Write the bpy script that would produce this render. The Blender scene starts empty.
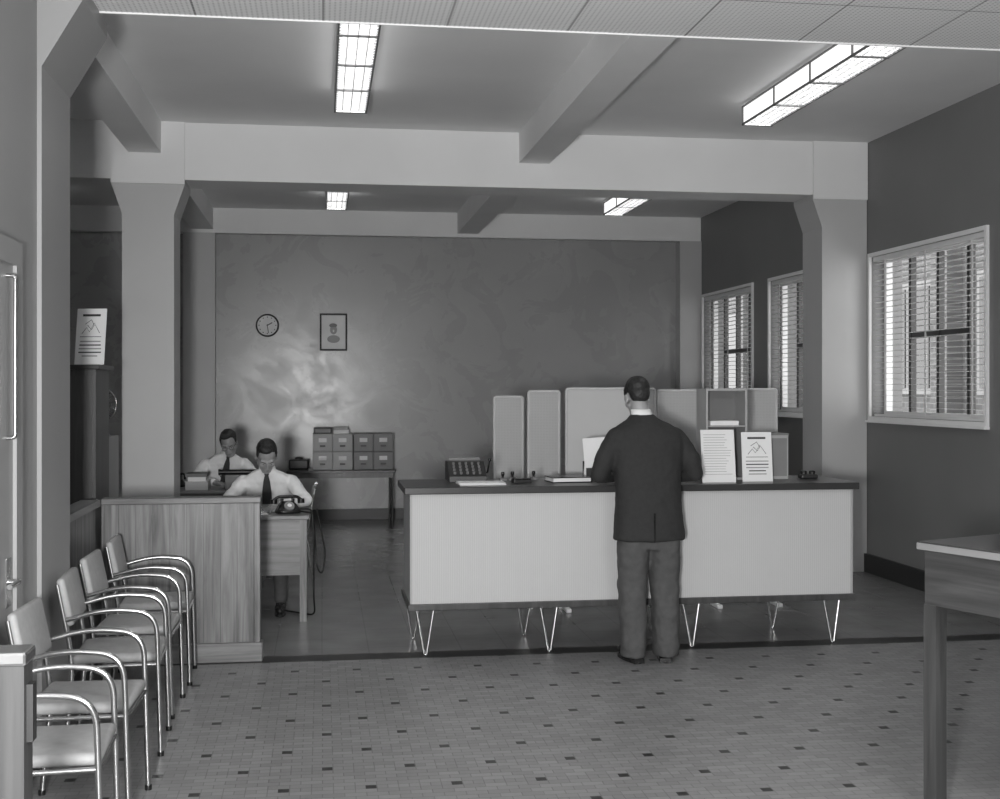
import bpy, bmesh, math, random
from mathutils import Vector, Matrix, Quaternion
random.seed(4)
R=math.radians
V=Vector
scene=bpy.context.scene
COL=scene.collection

# ------------------------------------------------------------------ materials
def _mat(name):
    m=bpy.data.materials.new(name); m.use_nodes=True
    nt=m.node_tree; b=nt.nodes['Principled BSDF']
    return m,nt,b
def math_node(nt,op,a,b=None,c=None):
    n=nt.nodes.new('ShaderNodeMath'); n.operation=op
    for i,v in enumerate((a,b,c)):
        if v is None: continue
        if isinstance(v,(int,float)): n.inputs[i].default_value=v
        else: nt.links.new(v,n.inputs[i])
    return n.outputs[0]
def coords(nt,scale=(1,1,1),kind='Object'):
    tc=nt.nodes.new('ShaderNodeTexCoord'); mp=nt.nodes.new('ShaderNodeMapping')
    mp.inputs['Scale'].default_value=scale
    nt.links.new(tc.outputs[kind],mp.inputs['Vector'])
    return mp.outputs[0]
def gray(nt,b,val,lo,hi):
    mr=nt.nodes.new('ShaderNodeMapRange'); mr.inputs['To Min'].default_value=lo; mr.inputs['To Max'].default_value=hi
    nt.links.new(val,mr.inputs['Value'])
    cc=nt.nodes.new('ShaderNodeCombineColor')
    for i in range(3): nt.links.new(mr.outputs[0],cc.inputs[i])
    nt.links.new(cc.outputs[0],b.inputs['Base Color'])
    return mr.outputs[0]
def bump(nt,b,h,strength,dist=.01):
    bn=nt.nodes.new('ShaderNodeBump'); bn.inputs['Strength'].default_value=strength; bn.inputs['Distance'].default_value=dist
    nt.links.new(h,bn.inputs['Height']); nt.links.new(bn.outputs[0],b.inputs['Normal'])
def noise(nt,vec,scale,detail=3,rough=.5,dist=0):
    n=nt.nodes.new('ShaderNodeTexNoise'); n.inputs['Scale'].default_value=scale; n.inputs['Detail'].default_value=detail
    n.inputs['Roughness'].default_value=rough; n.inputs['Distortion'].default_value=dist
    nt.links.new(vec,n.inputs['Vector']); return n.outputs['Fac']
def mat(name,g,rough=.6,metal=0,var=.08,scale=6,bmp=0,bscale=60,spec=.5,stretch=(1,1,1)):
    m,nt,b=_mat(name)
    v=coords(nt,stretch); n=noise(nt,v,scale)
    gray(nt,b,n,g*(1-var*1.6),g*(1+var*1.6))
    b.inputs['Roughness'].default_value=rough; b.inputs['Metallic'].default_value=metal
    b.inputs['Specular IOR Level'].default_value=spec
    if bmp: bump(nt,b,noise(nt,v,bscale),bmp)
    return m
def wood(name,g,rough=.4,vertical=True,var=.35,axis=None):
    m,nt,b=_mat(name)
    s={'z':(22,22,1.2),'x':(1.2,22,22),'y':(22,1.2,22)}[axis or ('z' if vertical else 'x')]
    v=coords(nt,s); n=noise(nt,v,1.0,6,.6,.6)
    cr=nt.nodes.new('ShaderNodeMapRange'); cr.inputs['From Min'].default_value=.3; cr.inputs['From Max'].default_value=.7
    nt.links.new(n,cr.inputs['Value'])
    gray(nt,b,cr.outputs[0],g*(1-var),g*(1+var))
    b.inputs['Roughness'].default_value=rough
    bump(nt,b,n,.05)
    return m
def emit(name,g,strength):
    m,nt,b=_mat(name)
    b.inputs['Base Color'].default_value=(g,g,g,1)
    v=coords(nt); n=noise(nt,v,12)
    mr=nt.nodes.new('ShaderNodeMapRange'); mr.inputs['To Min'].default_value=strength*.85; mr.inputs['To Max'].default_value=strength*1.15
    nt.links.new(n,mr.inputs['Value']); nt.links.new(mr.outputs[0],b.inputs['Emission Strength'])
    b.inputs['Emission Color'].default_value=(1,1,1,1)
    return m

M_ceil=mat('ceiling_paint',.80,.8,var=.04,scale=1.5)
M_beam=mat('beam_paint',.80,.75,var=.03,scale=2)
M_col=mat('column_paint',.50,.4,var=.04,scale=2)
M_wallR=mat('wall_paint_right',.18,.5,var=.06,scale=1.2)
M_wallL=mat('wall_paint_left',.30,.45,var=.05,scale=1.5)
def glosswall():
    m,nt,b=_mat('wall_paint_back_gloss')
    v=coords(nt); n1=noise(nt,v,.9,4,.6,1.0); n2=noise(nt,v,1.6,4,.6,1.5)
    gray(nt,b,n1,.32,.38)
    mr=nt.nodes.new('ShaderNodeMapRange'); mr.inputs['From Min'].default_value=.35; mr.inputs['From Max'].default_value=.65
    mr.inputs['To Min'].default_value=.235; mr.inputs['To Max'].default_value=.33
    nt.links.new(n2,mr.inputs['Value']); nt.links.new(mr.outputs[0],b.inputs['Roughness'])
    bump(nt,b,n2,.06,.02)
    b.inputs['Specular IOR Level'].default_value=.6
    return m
M_back=glosswall()
M_base=mat('skirting_dark',.02,.4)
M_trim=mat('trim_gray',.2,.5)
M_metal=mat('chrome_tube',.62,.22,1,var=.03)
M_darkmetal=mat('dark_metal',.05,.4,.6)
M_wood=wood('veneer_vertical',.13,.38,var=.75)
M_woodx=wood('veneer_horizontal',.15,.38,axis='x',var=.5)
M_woody=wood('veneer_grain_y',.17,.35,axis='y')
M_wooddk=wood('dark_wood',.055,.35)
M_wooddesk=wood('desk_wood_dark',.052,.4,axis='x',var=.45)
M_wooddeskz=wood('desk_leg_dark',.052,.4,axis='z',var=.45)
M_darktop=mat('linoleum_top_dark',.035,.3,var=.15)
M_white=mat('white_paint',.78,.5,var=.03)
M_paper=mat('paper_white',.75,.8,var=.02)
M_ink=mat('printed_ink',.04,.8)
M_midink=mat('printed_gray',.3,.8)
M_black=mat('black_bakelite',.012,.25)
M_fabric=mat('seat_vinyl',.36,.55,var=.1,scale=30,bmp=.15,bscale=300)
M_screen=mat('screen_board',.50,.6,var=.03,scale=4)
M_slat=mat('blind_slat_white',.72,.45,var=.02)
M_diff=emit('diffuser_glow',.8,14)
M_diffside=emit('diffuser_side_glow',.7,1.1)
M_steelgray=mat('filing_steel_gray',.16,.45,var=.05)
M_outglass=mat('outside_window_glass',.04,.15)
M_outframe=mat('outside_window_frame',.20,.6)
M_boxlight=mat('filing_box_light',.36,.5,var=.05)
M_suit=mat('suit_wool_dark',.022,.85,var=.2,scale=40,bmp=.2,bscale=200)
M_trous=mat('trouser_flannel_gray',.070,.85,var=.15,scale=30,bmp=.2,bscale=160)
M_shirt=mat('shirt_cotton_white',.75,.8,var=.03,scale=8,bmp=.15,bscale=18)
M_skin=mat('skin',.30,.5,var=.05,scale=12)
M_hair=mat('hair_dark',.015,.5,var=.4,scale=60,bmp=.5,bscale=120)
M_shoe=mat('shoe_leather',.02,.25)
M_eyew=mat('eye_white',.4,.3); M_iris=mat('eye_iris',.02,.2)
M_lip=mat('lip_tone',.18,.5)
M_glass=mat('bottle_glass',.25,.1)

def floor_tile():
    m,nt,b=_mat('mosaic_floor_tile')
    tc=nt.nodes.new('ShaderNodeTexCoord'); sp=nt.nodes.new('ShaderNodeSeparateXYZ'); nt.links.new(tc.outputs['Object'],sp.inputs[0])
    S=.046
    gy=math_node(nt,'DIVIDE',sp.outputs['Y'],S)
    iy=math_node(nt,'FLOOR',gy)
    gx=math_node(nt,'DIVIDE',sp.outputs['X'],S)
    ix=math_node(nt,'FLOOR',gx)
    r4=math_node(nt,'FLOORED_MODULO',iy,6.0)
    row0=math_node(nt,'LESS_THAN',r4,.5)
    rowi=math_node(nt,'FLOOR',math_node(nt,'DIVIDE',iy,6.0))
    sh=math_node(nt,'MULTIPLY',math_node(nt,'FLOORED_MODULO',rowi,2.0),4.0)
    cx=math_node(nt,'FLOORED_MODULO',math_node(nt,'ADD',ix,sh),8.0)
    dark=math_node(nt,'MULTIPLY',row0,math_node(nt,'LESS_THAN',cx,.5))
    fy=math_node(nt,'FRACT',gy)
    par=math_node(nt,'FLOORED_MODULO',iy,2.0)
    gx2=math_node(nt,'DIVIDE',math_node(nt,'ADD',gx,par),2.0)
    two=math_node(nt,'FRACT',gx2)
    fx=math_node(nt,'FRACT',gx)
    jy=math_node(nt,'LESS_THAN',fy,.10)
    jx=math_node(nt,'LESS_THAN',two,.05)
    jx1=math_node(nt,'MULTIPLY',math_node(nt,'LESS_THAN',fx,.10),row0)
    j=math_node(nt,'MAXIMUM',math_node(nt,'MAXIMUM',jy,jx),jx1)
    cid=nt.nodes.new('ShaderNodeCombineXYZ')
    nt.links.new(math_node(nt,'FLOOR',gx2),cid.inputs[0]); nt.links.new(iy,cid.inputs[1])
    wn=nt.nodes.new('ShaderNodeTexWhiteNoise'); wn.noise_dimensions='2D'; nt.links.new(cid.outputs[0],wn.inputs['Vector'])
    base=math_node(nt,'ADD',math_node(nt,'MULTIPLY',wn.outputs['Value'],.05),.19)
    big=noise(nt,tc.outputs['Object'],.8,4)
    base=math_node(nt,'MULTIPLY',base,math_node(nt,'ADD',math_node(nt,'MULTIPLY',big,.5),.75))
    base=math_node(nt,'MULTIPLY',base,math_node(nt,'SUBTRACT',1.0,math_node(nt,'MULTIPLY',dark,.90)))
    base=math_node(nt,'MULTIPLY',base,math_node(nt,'SUBTRACT',1.0,math_node(nt,'MULTIPLY',j,.36)))
    cc=nt.nodes.new('ShaderNodeCombineColor')
    for i in range(3): nt.links.new(base,cc.inputs[i])
    nt.links.new(cc.outputs[0],b.inputs['Base Color'])
    b.inputs['Roughness'].default_value=.40
    bump(nt,b,math_node(nt,'SUBTRACT',1.0,j),.15,.003)
    return m
M_tile=floor_tile()
def rear_floor():
    m,nt,b=_mat('polished_lino_floor')
    v=coords(nt); n=noise(nt,v,3,5)
    br=nt.nodes.new('ShaderNodeTexBrick'); br.inputs['Scale'].default_value=1; br.inputs['Brick Width'].default_value=.3; br.inputs['Row Height'].default_value=.3
    br.offset=0; br.inputs['Mortar Size'].default_value=.004
    nt.links.new(v,br.inputs['Vector'])
    a=math_node(nt,'SUBTRACT',math_node(nt,'MULTIPLY',n,.12),math_node(nt,'MULTIPLY',br.outputs['Fac'],.03))
    a=math_node(nt,'ADD',a,.12)
    cc=nt.nodes.new('ShaderNodeCombineColor')
    for i in range(3): nt.links.new(a,cc.inputs[i])
    nt.links.new(cc.outputs[0],b.inputs['Base Color'])
    b.inputs['Roughness'].default_value=.26
    bump(nt,b,n,.04)
    return m
M_rear=rear_floor()
def acoustic():
    m,nt,b=_mat('acoustic_tile')
    tc=nt.nodes.new('ShaderNodeTexCoord'); sp=nt.nodes.new('ShaderNodeSeparateXYZ'); nt.links.new(tc.outputs['Object'],sp.inputs[0])
    lx=math_node(nt,'LESS_THAN',math_node(nt,'FRACT',math_node(nt,'DIVIDE',sp.outputs['X'],.62)),.018)
    ly=math_node(nt,'LESS_THAN',math_node(nt,'FRACT',math_node(nt,'DIVIDE',sp.outputs['Y'],.62)),.018)
    j=math_node(nt,'MAXIMUM',lx,ly)
    px=math_node(nt,'SUBTRACT',math_node(nt,'FRACT',math_node(nt,'DIVIDE',sp.outputs['X'],.025)),.5)
    py=math_node(nt,'SUBTRACT',math_node(nt,'FRACT',math_node(nt,'DIVIDE',sp.outputs['Y'],.025)),.5)
    rr=math_node(nt,'ADD',math_node(nt,'MULTIPLY',px,px),math_node(nt,'MULTIPLY',py,py))
    dot=math_node(nt,'LESS_THAN',rr,.05)
    a=math_node(nt,'SUBTRACT',.76,math_node(nt,'ADD',math_node(nt,'MULTIPLY',j,.4),math_node(nt,'MULTIPLY',dot,.3)))
    a=math_node(nt,'MAXIMUM',a,.1)
    cc=nt.nodes.new('ShaderNodeCombineColor')
    for i in range(3): nt.links.new(a,cc.inputs[i])
    nt.links.new(cc.outputs[0],b.inputs['Base Color']); b.inputs['Roughness'].default_value=.8
    return m
M_acou=acoustic()
def ribbed(name,g,pitch=.014,amp=.07):
    m,nt,b=_mat(name)
    tc=nt.nodes.new('ShaderNodeTexCoord'); sp=nt.nodes.new('ShaderNodeSeparateXYZ'); nt.links.new(tc.outputs['Object'],sp.inputs[0])
    s=math_node(nt,'ADD',sp.outputs['X'],sp.outputs['Y'])
    w=math_node(nt,'SINE',math_node(nt,'MULTIPLY',s,2*math.pi/pitch))
    w=math_node(nt,'ADD',math_node(nt,'MULTIPLY',w,.5),.5)
    n=noise(nt,tc.outputs['Object'],3,4)
    a=math_node(nt,'MULTIPLY',w,.7); a=math_node(nt,'ADD',a,math_node(nt,'MULTIPLY',n,.3))
    gray(nt,b,a,g*(1-amp),g*(1+amp)); b.inputs['Roughness'].default_value=.55
    bump(nt,b,w,.2,.003)
    return m
M_rib=ribbed('reeded_panel_cream',.48)
def perf(name,g):
    m,nt,b=_mat(name)
    tc=nt.nodes.new('ShaderNodeTexCoord'); sp=nt.nodes.new('ShaderNodeSeparateXYZ'); nt.links.new(tc.outputs['Object'],sp.inputs[0])
    px=math_node(nt,'SUBTRACT',math_node(nt,'FRACT',math_node(nt,'DIVIDE',sp.outputs['X'],.012)),.5)
    py=math_node(nt,'SUBTRACT',math_node(nt,'FRACT',math_node(nt,'DIVIDE',sp.outputs['Z'],.012)),.5)
    rr=math_node(nt,'ADD',math_node(nt,'MULTIPLY',px,px),math_node(nt,'MULTIPLY',py,py))
    dot=math_node(nt,'GREATER_THAN',rr,.06)
    gray(nt,b,dot,g*.8,g); b.inputs['Roughness'].default_value=.7
    return m
M_perf=perf('perforated_board',.42)
def brick():
    m,nt,b=_mat('outside_brick')
    tc=nt.nodes.new('ShaderNodeTexCoord'); sp=nt.nodes.new('ShaderNodeSeparateXYZ'); nt.links.new(tc.outputs['Object'],sp.inputs[0])
    cb=nt.nodes.new('ShaderNodeCombineXYZ'); nt.links.new(sp.outputs['Y'],cb.inputs[0]); nt.links.new(sp.outputs['Z'],cb.inputs[1])
    br=nt.nodes.new('ShaderNodeTexBrick'); br.inputs['Scale'].default_value=1; br.inputs['Brick Width'].default_value=.24; br.inputs['Row Height'].default_value=.086
    br.inputs['Mortar Size'].default_value=.008
    br.inputs['Color1'].default_value=(.12,.12,.12,1); br.inputs['Color2'].default_value=(.08,.08,.08,1); br.inputs['Mortar'].default_value=(.18,.18,.18,1)
    nt.links.new(cb.outputs[0],br.inputs['Vector']); nt.links.new(br.outputs['Color'],b.inputs['Base Color'])
    b.inputs['Roughness'].default_value=.9
    return m
M_brick=brick()

# ------------------------------------------------------------------ mesh builder
def fillet(pts,rad,n=5):
    pts=[V(p) for p in pts]; out=[pts[0]]
    for i in range(1,len(pts)-1):
        a,b,c=pts[i-1],pts[i],pts[i+1]
        r=min(rad,(a-b).length*.48,(c-b).length*.48)
        p0=b+(a-b).normalized()*r; p1=b+(c-b).normalized()*r
        for k in range(n+1):
            t=k/n
            out.append(p0*(1-t)**2+b*2*t*(1-t)+p1*t*t)
    out.append(pts[-1]); return out
class MB:
    def __init__(s): s.v=[];s.f=[];s.m=[];s.sm=[];s.slots=[];s.T=Matrix.Identity(4)
    def _s(s,m):
        if m not in s.slots: s.slots.append(m)
        return s.slots.index(m)
    def add(s,vs,fs,m,smooth=False):
        o=len(s.v); k=s._s(m)
        s.v+= [s.T@V(p) for p in vs]
        for f in fs: s.f.append([o+i for i in f]); s.m.append(k); s.sm.append(smooth)
    def box(s,x0,x1,y0,y1,z0,z1,m):
        vs=[(x0,y0,z0),(x1,y0,z0),(x1,y1,z0),(x0,y1,z0),(x0,y0,z1),(x1,y0,z1),(x1,y1,z1),(x0,y1,z1)]
        s.add(vs,[(0,3,2,1),(4,5,6,7),(0,1,5,4),(1,2,6,5),(2,3,7,6),(3,0,4,7)],m)
    def rbox(s,x0,x1,y0,y1,z0,z1,m,r=.01,seg=2):
        bm=bmesh.new(); bmesh.ops.create_cube(bm,size=1)
        for v in bm.verts: v.co=V(((x0+x1)/2+v.co.x*(x1-x0),(y0+y1)/2+v.co.y*(y1-y0),(z0+z1)/2+v.co.z*(z1-z0)))
        bmesh.ops.bevel(bm,geom=bm.edges[:],offset=r,segments=seg,affect='EDGES',profile=.5)
        bm.verts.index_update()
        s.add([v.co.copy() for v in bm.verts],[[v.index for v in f.verts] for f in bm.faces],m,seg>2); bm.free()
    def prism(s,poly,axis,a0,a1,m):
        n=len(poly)
        def P(u,w,a): return {'y':(u,a,w),'x':(a,u,w),'z':(u,w,a)}[axis]
        vs=[P(u,w,a0) for u,w in poly]+[P(u,w,a1) for u,w in poly]
        fs=[list(range(n)),list(range(2*n-1,n-1,-1))]+[[i,(i+1)%n,n+(i+1)%n,n+i] for i in range(n)]
        s.add(vs,fs,m)
    def sweep(s,pts,r,m,seg=10,ry=None,cap=True):
        pts=[V(p) for p in pts]; n=len(pts)
        rs=r if isinstance(r,(list,tuple)) else [r]*n
        t=(pts[1]-pts[0]).normalized(); up=V((0,0,1)) if abs(t.z)<.9 else V((0,1,0))
        nrm=(up-t*up.dot(t)).normalized(); vs=[]
        for i,p in enumerate(pts):
            if i==0: d=pts[1]-pts[0]
            elif i==n-1: d=pts[-1]-pts[-2]
            else: d=(pts[i+1]-p).normalized()+(p-pts[i-1]).normalized()
            d=d.normalized() if d.length>1e-9 else t
            q=t.rotation_difference(d); nrm=(q@nrm); t=d; nrm=(nrm-t*nrm.dot(t)).normalized()
            b=t.cross(nrm)
            for k in range(seg):
                a=2*math.pi*k/seg
                vs.append(p+nrm*math.cos(a)*(ry if ry else rs[i])+b*math.sin(a)*rs[i])
        fs=[[i*seg+k,i*seg+(k+1)%seg,(i+1)*seg+(k+1)%seg,(i+1)*seg+k] for i in range(n-1) for k in range(seg)]
        s.add(vs,fs,m,True)
        if cap:
            s.add(vs[:seg],[list(range(seg))],m); s.add(vs[-seg:],[list(range(seg))],m)
    def cyl(s,p0,p1,r,m,seg=16,r1=None): s.sweep([p0,p1],[r,r if r1 is None else r1],m,seg)
    def lathe(s,prof,c,m,seg=24):
        vs=[];n=len(prof)
        for r,z in prof:
            for k in range(seg):
                a=2*math.pi*k/seg; vs.append((c[0]+r*math.cos(a),c[1]+r*math.sin(a),c[2]+z))
        fs=[[i*seg+k,i*seg+(k+1)%seg,(i+1)*seg+(k+1)%seg,(i+1)*seg+k] for i in range(n-1) for k in range(seg)]
        s.add(vs,fs,m,True)
        s.add(vs[:seg],[list(range(seg))[::-1]],m); s.add(vs[-seg:],[list(range(seg))],m)
    def ell(s,c,r,m,rot=None,u=20,w=12):
        if isinstance(r,(int,float)): r=(r,r,r)
        c=V(c); vs=[];Q=rot or Matrix.Identity(3)
        vs.append(c+Q@V((0,0,r[2])))
        for i in range(1,w):
            th=math.pi*i/w
            for k in range(u):
                a=2*math.pi*k/u
                vs.append(c+Q@V((r[0]*math.sin(th)*math.cos(a),r[1]*math.sin(th)*math.sin(a),r[2]*math.cos(th))))
        vs.append(c+Q@V((0,0,-r[2])))
        fs=[[0,1+k,1+(k+1)%u] for k in range(u)]
        for i in range(w-2):
            for k in range(u): fs.append([1+i*u+k,1+(i+1)*u+k,1+(i+1)*u+(k+1)%u,1+i*u+(k+1)%u])
        L=len(vs)-1; o=1+(w-2)*u
        fs+=[[L,o+(k+1)%u,o+k] for k in range(u)]
        s.add(vs,fs,m,True)
    def cap(s,p0,r0,p1,r1,m,seg=16):
        p0=V(p0);p1=V(p1);d=(p1-p0); L=d.length; d=d/L
        pts=[];rs=[]
        for k in range(5):
            a=math.pi/2*(1-k/4.0); 
            pts.append(p0-d*r0*math.sin(a)); rs.append(max(r0*math.cos(a),r0*.05))
        for k in range(5):
            a=math.pi/2*(k/4.0)
            pts.append(p1+d*r1*math.sin(a)); rs.append(max(r1*math.cos(a),r1*.05))
        s.closedsweep(pts,rs,m,seg)
    def closedsweep(s,pts,rs,m,seg=16):
        pts=[V(p) for p in pts]; d=(pts[-1]-pts[0]).normalized()
        up=V((0,0,1)) if abs(d.z)<.9 else V((0,1,0)); n=(up-d*up.dot(d)).normalized(); b=d.cross(n); vs=[]
        for p,r in zip(pts,rs):
            for k in range(seg):
                a=2*math.pi*k/seg; vs.append(p+n*math.cos(a)*r+b*math.sin(a)*r)
        N=len(pts)
        fs=[[i*seg+k,i*seg+(k+1)%seg,(i+1)*seg+(k+1)%seg,(i+1)*seg+k] for i in range(N-1) for k in range(seg)]
        fs+=[list(range(seg))[::-1],list(range((N-1)*seg,N*seg))]
        s.add(vs,fs,m,True)
    def loft(s,st,m,seg=32,e=2.4):
        vs=[]
        for z,cx,cy,rx,ry in st:
            for k in range(seg):
                a=2*math.pi*k/seg; c,q=math.cos(a),math.sin(a)
                vs.append((cx+rx*math.copysign(abs(c)**(2/e),c),cy+ry*math.copysign(abs(q)**(2/e),q),z))
        N=len(st)
        fs=[[i*seg+k,i*seg+(k+1)%seg,(i+1)*seg+(k+1)%seg,(i+1)*seg+k] for i in range(N-1) for k in range(seg)]
        fs+=[list(range(seg))[::-1],list(range((N-1)*seg,N*seg))]
        s.add(vs,fs,m,True)
    def ribbon(s,pts,widths,thick,m):
        vs=[]
        for p,w in zip(pts,widths):
            p=V(p); vs+=[p+V((-w/2,0,0)),p+V((w/2,0,0)),p+V((w/2,thick,thick*.3)),p+V((-w/2,thick,thick*.3))]
        n=len(pts); fs=[]
        for i in range(n-1):
            for k in range(4): fs.append([i*4+k,i*4+(k+1)%4,(i+1)*4+(k+1)%4,(i+1)*4+k])
        fs+=[[3,2,1,0],[n*4-4,n*4-3,n*4-2,n*4-1]]
        s.add(vs,fs,m)
    def build(s,name,loc=(0,0,0),rotz=0,parent=None,bevel=0):
        me=bpy.data.meshes.new(name)
        me.from_pydata([tuple(v) for v in s.v],[],s.f)
        for m in s.slots: me.materials.append(m)
        me.polygons.foreach_set('material_index',s.m); me.polygons.foreach_set('use_smooth',s.sm)
        bm=bmesh.new(); bm.from_mesh(me); bmesh.ops.recalc_face_normals(bm,faces=bm.faces[:]); bm.to_mesh(me); bm.free()
        o=bpy.data.objects.new(name,me); COL.objects.link(o)
        o.location=loc; o.rotation_euler=(0,0,rotz)
        if parent: o.parent=parent
        if bevel:
            b=o.modifiers.new('bevel','BEVEL'); b.width=bevel; b.segments=2; b.limit_method='ANGLE'; b.angle_limit=R(50)
        return o
def empty(name,loc=(0,0,0),rotz=0):
    e=bpy.data.objects.new(name,None); COL.objects.link(e); e.location=loc; e.rotation_euler=(0,0,rotz); e.empty_display_size=.2; return e
def dup(o,name,loc,rotz=0):
    d=bpy.data.objects.new(name,o.data); COL.objects.link(d); d.location=loc; d.rotation_euler=(0,0,rotz)
    return d
def simple(name,*boxes,m=None,bevel=0):
    b=MB()
    for x in boxes: b.box(*x[:6],x[6] if len(x)>6 else m)
    return b.build(name,bevel=bevel)

# ------------------------------------------------------------------ room shell
CZ=3.97
b=MB(); b.box(-4.95,5.3,-2.1,7.74,-.1,0,M_tile); b.box(-4.95,5.3,7.74,7.92,-.1,0,M_base); b.box(-4.95,5.3,7.92,16.3,-.1,0,M_rear); b.build('floor')
simple('ceiling',(-4.95,5.3,6.2,16.3,CZ,CZ+.1),m=M_ceil)
simple('ceiling_suspended',(-1.6,5.3,-2.1,5.74,3.53,3.6),m=M_acou)
b=MB(); b.box(-4.95,5.0,5.74,6.19,3.53,CZ,M_acou); b.box(-1.6,5.0,6.19,6.2,3.522,CZ,M_beam); b.build('soffit_beam')
simple('ceiling_beam',(-4.8,5.0,10.8,11.25,3.48,CZ),m=M_beam)
simple('ceiling_beam.001',(-4.8,5.0,15.85,16.0,3.655,CZ),m=M_beam)
for xc,y0,y1 in ((-1.49,6.2,10.8),(1.87,6.2,10.8),(-1.49,11.25,15.85),(1.87,11.25,15.85)):
    b=MB(); w=.135
    b.box(xc-w,xc+w,y0,y1,3.70,CZ,M_beam)
    b.build('ceiling_joist_beam')
def column(name,x0,x1,y0,y1,top=3.48,left=True,right=True,hw=.09,hh=.30,head=True):
    b=MB(); b.box(x0,x1,y0,y1,0,top-hh,M_col)
    xl=x0-hw if left else x0; xr=x1+hw if right else x1
    b.prism([(x0,top-hh),(x1,top-hh),(xr,top-.04),(xr,top),(xl,top),(xl,top-.04)],'y',y0-.0,y1,M_col)
    if head: b.box(xl,xr,y0-.02,y0,top-.04,CZ,M_beam)
    return b.build(name)
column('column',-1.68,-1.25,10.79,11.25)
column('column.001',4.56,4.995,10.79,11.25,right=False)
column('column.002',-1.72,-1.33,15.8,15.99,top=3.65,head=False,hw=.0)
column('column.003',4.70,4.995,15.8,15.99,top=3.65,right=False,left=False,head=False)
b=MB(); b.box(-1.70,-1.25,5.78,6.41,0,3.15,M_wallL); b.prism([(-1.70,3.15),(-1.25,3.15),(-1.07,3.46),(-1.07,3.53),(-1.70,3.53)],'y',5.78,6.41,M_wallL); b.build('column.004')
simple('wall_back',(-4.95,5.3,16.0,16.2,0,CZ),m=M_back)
WIN=[(8.72,10.70),(11.32,13.27),(13.85,15.72)]; WZ0,WZ1=1.44,2.90
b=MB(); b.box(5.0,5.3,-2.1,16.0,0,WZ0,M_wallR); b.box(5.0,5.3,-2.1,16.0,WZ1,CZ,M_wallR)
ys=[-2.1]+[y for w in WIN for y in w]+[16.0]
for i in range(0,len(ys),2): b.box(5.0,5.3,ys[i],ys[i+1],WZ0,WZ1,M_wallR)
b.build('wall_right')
simple('wall_left',(-1.40,-1.27,-2.1,5.78,0,3.53),m=M_wallL)
simple('wall_left_office',(-4.95,-4.8,5.78,16.0,0,CZ),m=M_wallL)
simple('wall_office_front',(-4.8,-1.70,5.85,6.0,0,CZ),m=M_wallL)
simple('wall_front',(-1.4,5.3,-2.25,-2.1,0,3.6),m=M_wallL)
simple('baseboard_right',(4.965,5.0,-2.1,10.79,0,.17),(4.965,5.0,11.25,15.8,0,.17),m=M_base,bevel=.004)
simple('baseboard_back',(-4.8,-1.72,15.965,16.0,0,.14),(-1.33,4.7,15.965,16.0,0,.14),m=M_base,bevel=.004)
simple('baseboard_left',(-1.27,-1.245,-2.1,4.0,0,.15),(-1.27,-1.245,5.42,5.78,0,.15),m=M_base)
b=MB()
b.box(-1.42,-1.36,6.42,7.76,0.0,.98,M_wood); b.box(-1.45,-1.335,6.42,7.76,.98,1.02,M_woody); b.box(-1.36,-1.345,6.42,7.76,0,.12,M_wooddk)
b.build('trim_1')
for i,(y0,y1) in enumerate(WIN):
    b=MB(); f=.05
    b.box(5.12,5.18,y0,y1,WZ0,WZ0+f,M_white); b.box(5.12,5.18,y0,y1,WZ1-f,WZ1,M_white)
    b.box(5.12,5.18,y0,y0+f,WZ0+f,WZ1-f,M_white); b.box(5.12,5.18,y1-f,y1,WZ0+f,WZ1-f,M_white)
    n=4
    for k in range(1,n):
        yy=y0+(y1-y0)*k/n; b.box(5.125,5.175,yy-.022,yy+.022,WZ0+f,WZ1-f,M_darkmetal)
    zz=WZ0+.72; b.box(5.13,5.17,y0+(y1-y0)/4,y1-(y1-y0)/4,zz-.025,zz+.025,M_darkmetal)
    t=.035
    b.box(4.975,5.0,y0-t,y1+t,WZ0-t,WZ0,M_white); b.box(4.975,5.0,y0-t,y1+t,WZ1,WZ1+t,M_white)
    b.box(4.975,5.0,y0-t,y0,WZ0,WZ1,M_white); b.box(4.975,5.0,y1,y1+t,WZ0,WZ1,M_white)
    b.box(4.955,5.0,y0-.04,y1+.04,WZ0-.055,WZ0-t,M_white)
    b.build('window_%d'%(i+1))
    b=MB(); z=WZ0+.04; a=R(4)
    while z<WZ1-.05:
        dx=.020*math.cos(a); dz=.020*math.sin(a); t=.0012
        vs=[(5.04-dx,y0+.015,z+dz),(5.04+dx,y0+.015,z-dz),(5.04+dx,y1-.015,z-dz),(5.04-dx,y1-.015,z+dz)]
        vs+= [(x,y,w+t) for x,y,w in vs]
        b.add(vs,[(0,3,2,1),(4,5,6,7),(0,1,5,4),(1,2,6,5),(2,3,7,6),(3,0,4,7)],M_slat)
        z+=.050
    b.box(5.01,5.07,y0+.01,y1-.01,WZ1-.045,WZ1-.001,M_slat); b.box(5.02,5.06,y0+.015,y1-.015,WZ0+.002,WZ0+.022,M_slat)
    for fy in (.12,.5,.88):
        yy=y0+(y1-y0)*fy; b.box(5.012,5.015,yy-.012,yy+.012,WZ0+.02,WZ1-.04,M_slat)
    b.build('venetian_blind')
b=MB(); b.box(9.5,10,8,60,-3,11,M_brick)
for yy in range(9,58,3):
    b.box(9.25,9.5,yy-.75,yy-.25,-3,11,M_brick)
    for zz in (-1.0,1.6,4.6,7.6):
        b.box(9.42,9.5,yy,yy+1.7,zz,zz+1.8,M_outframe); b.box(9.40,9.43,yy+.1,yy+.8,zz+.1,zz+1.7,M_outglass); b.box(9.40,9.43,yy+.9,yy+1.6,zz+.1,zz+1.7,M_outglass)
b.build('neighbour_building')
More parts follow.
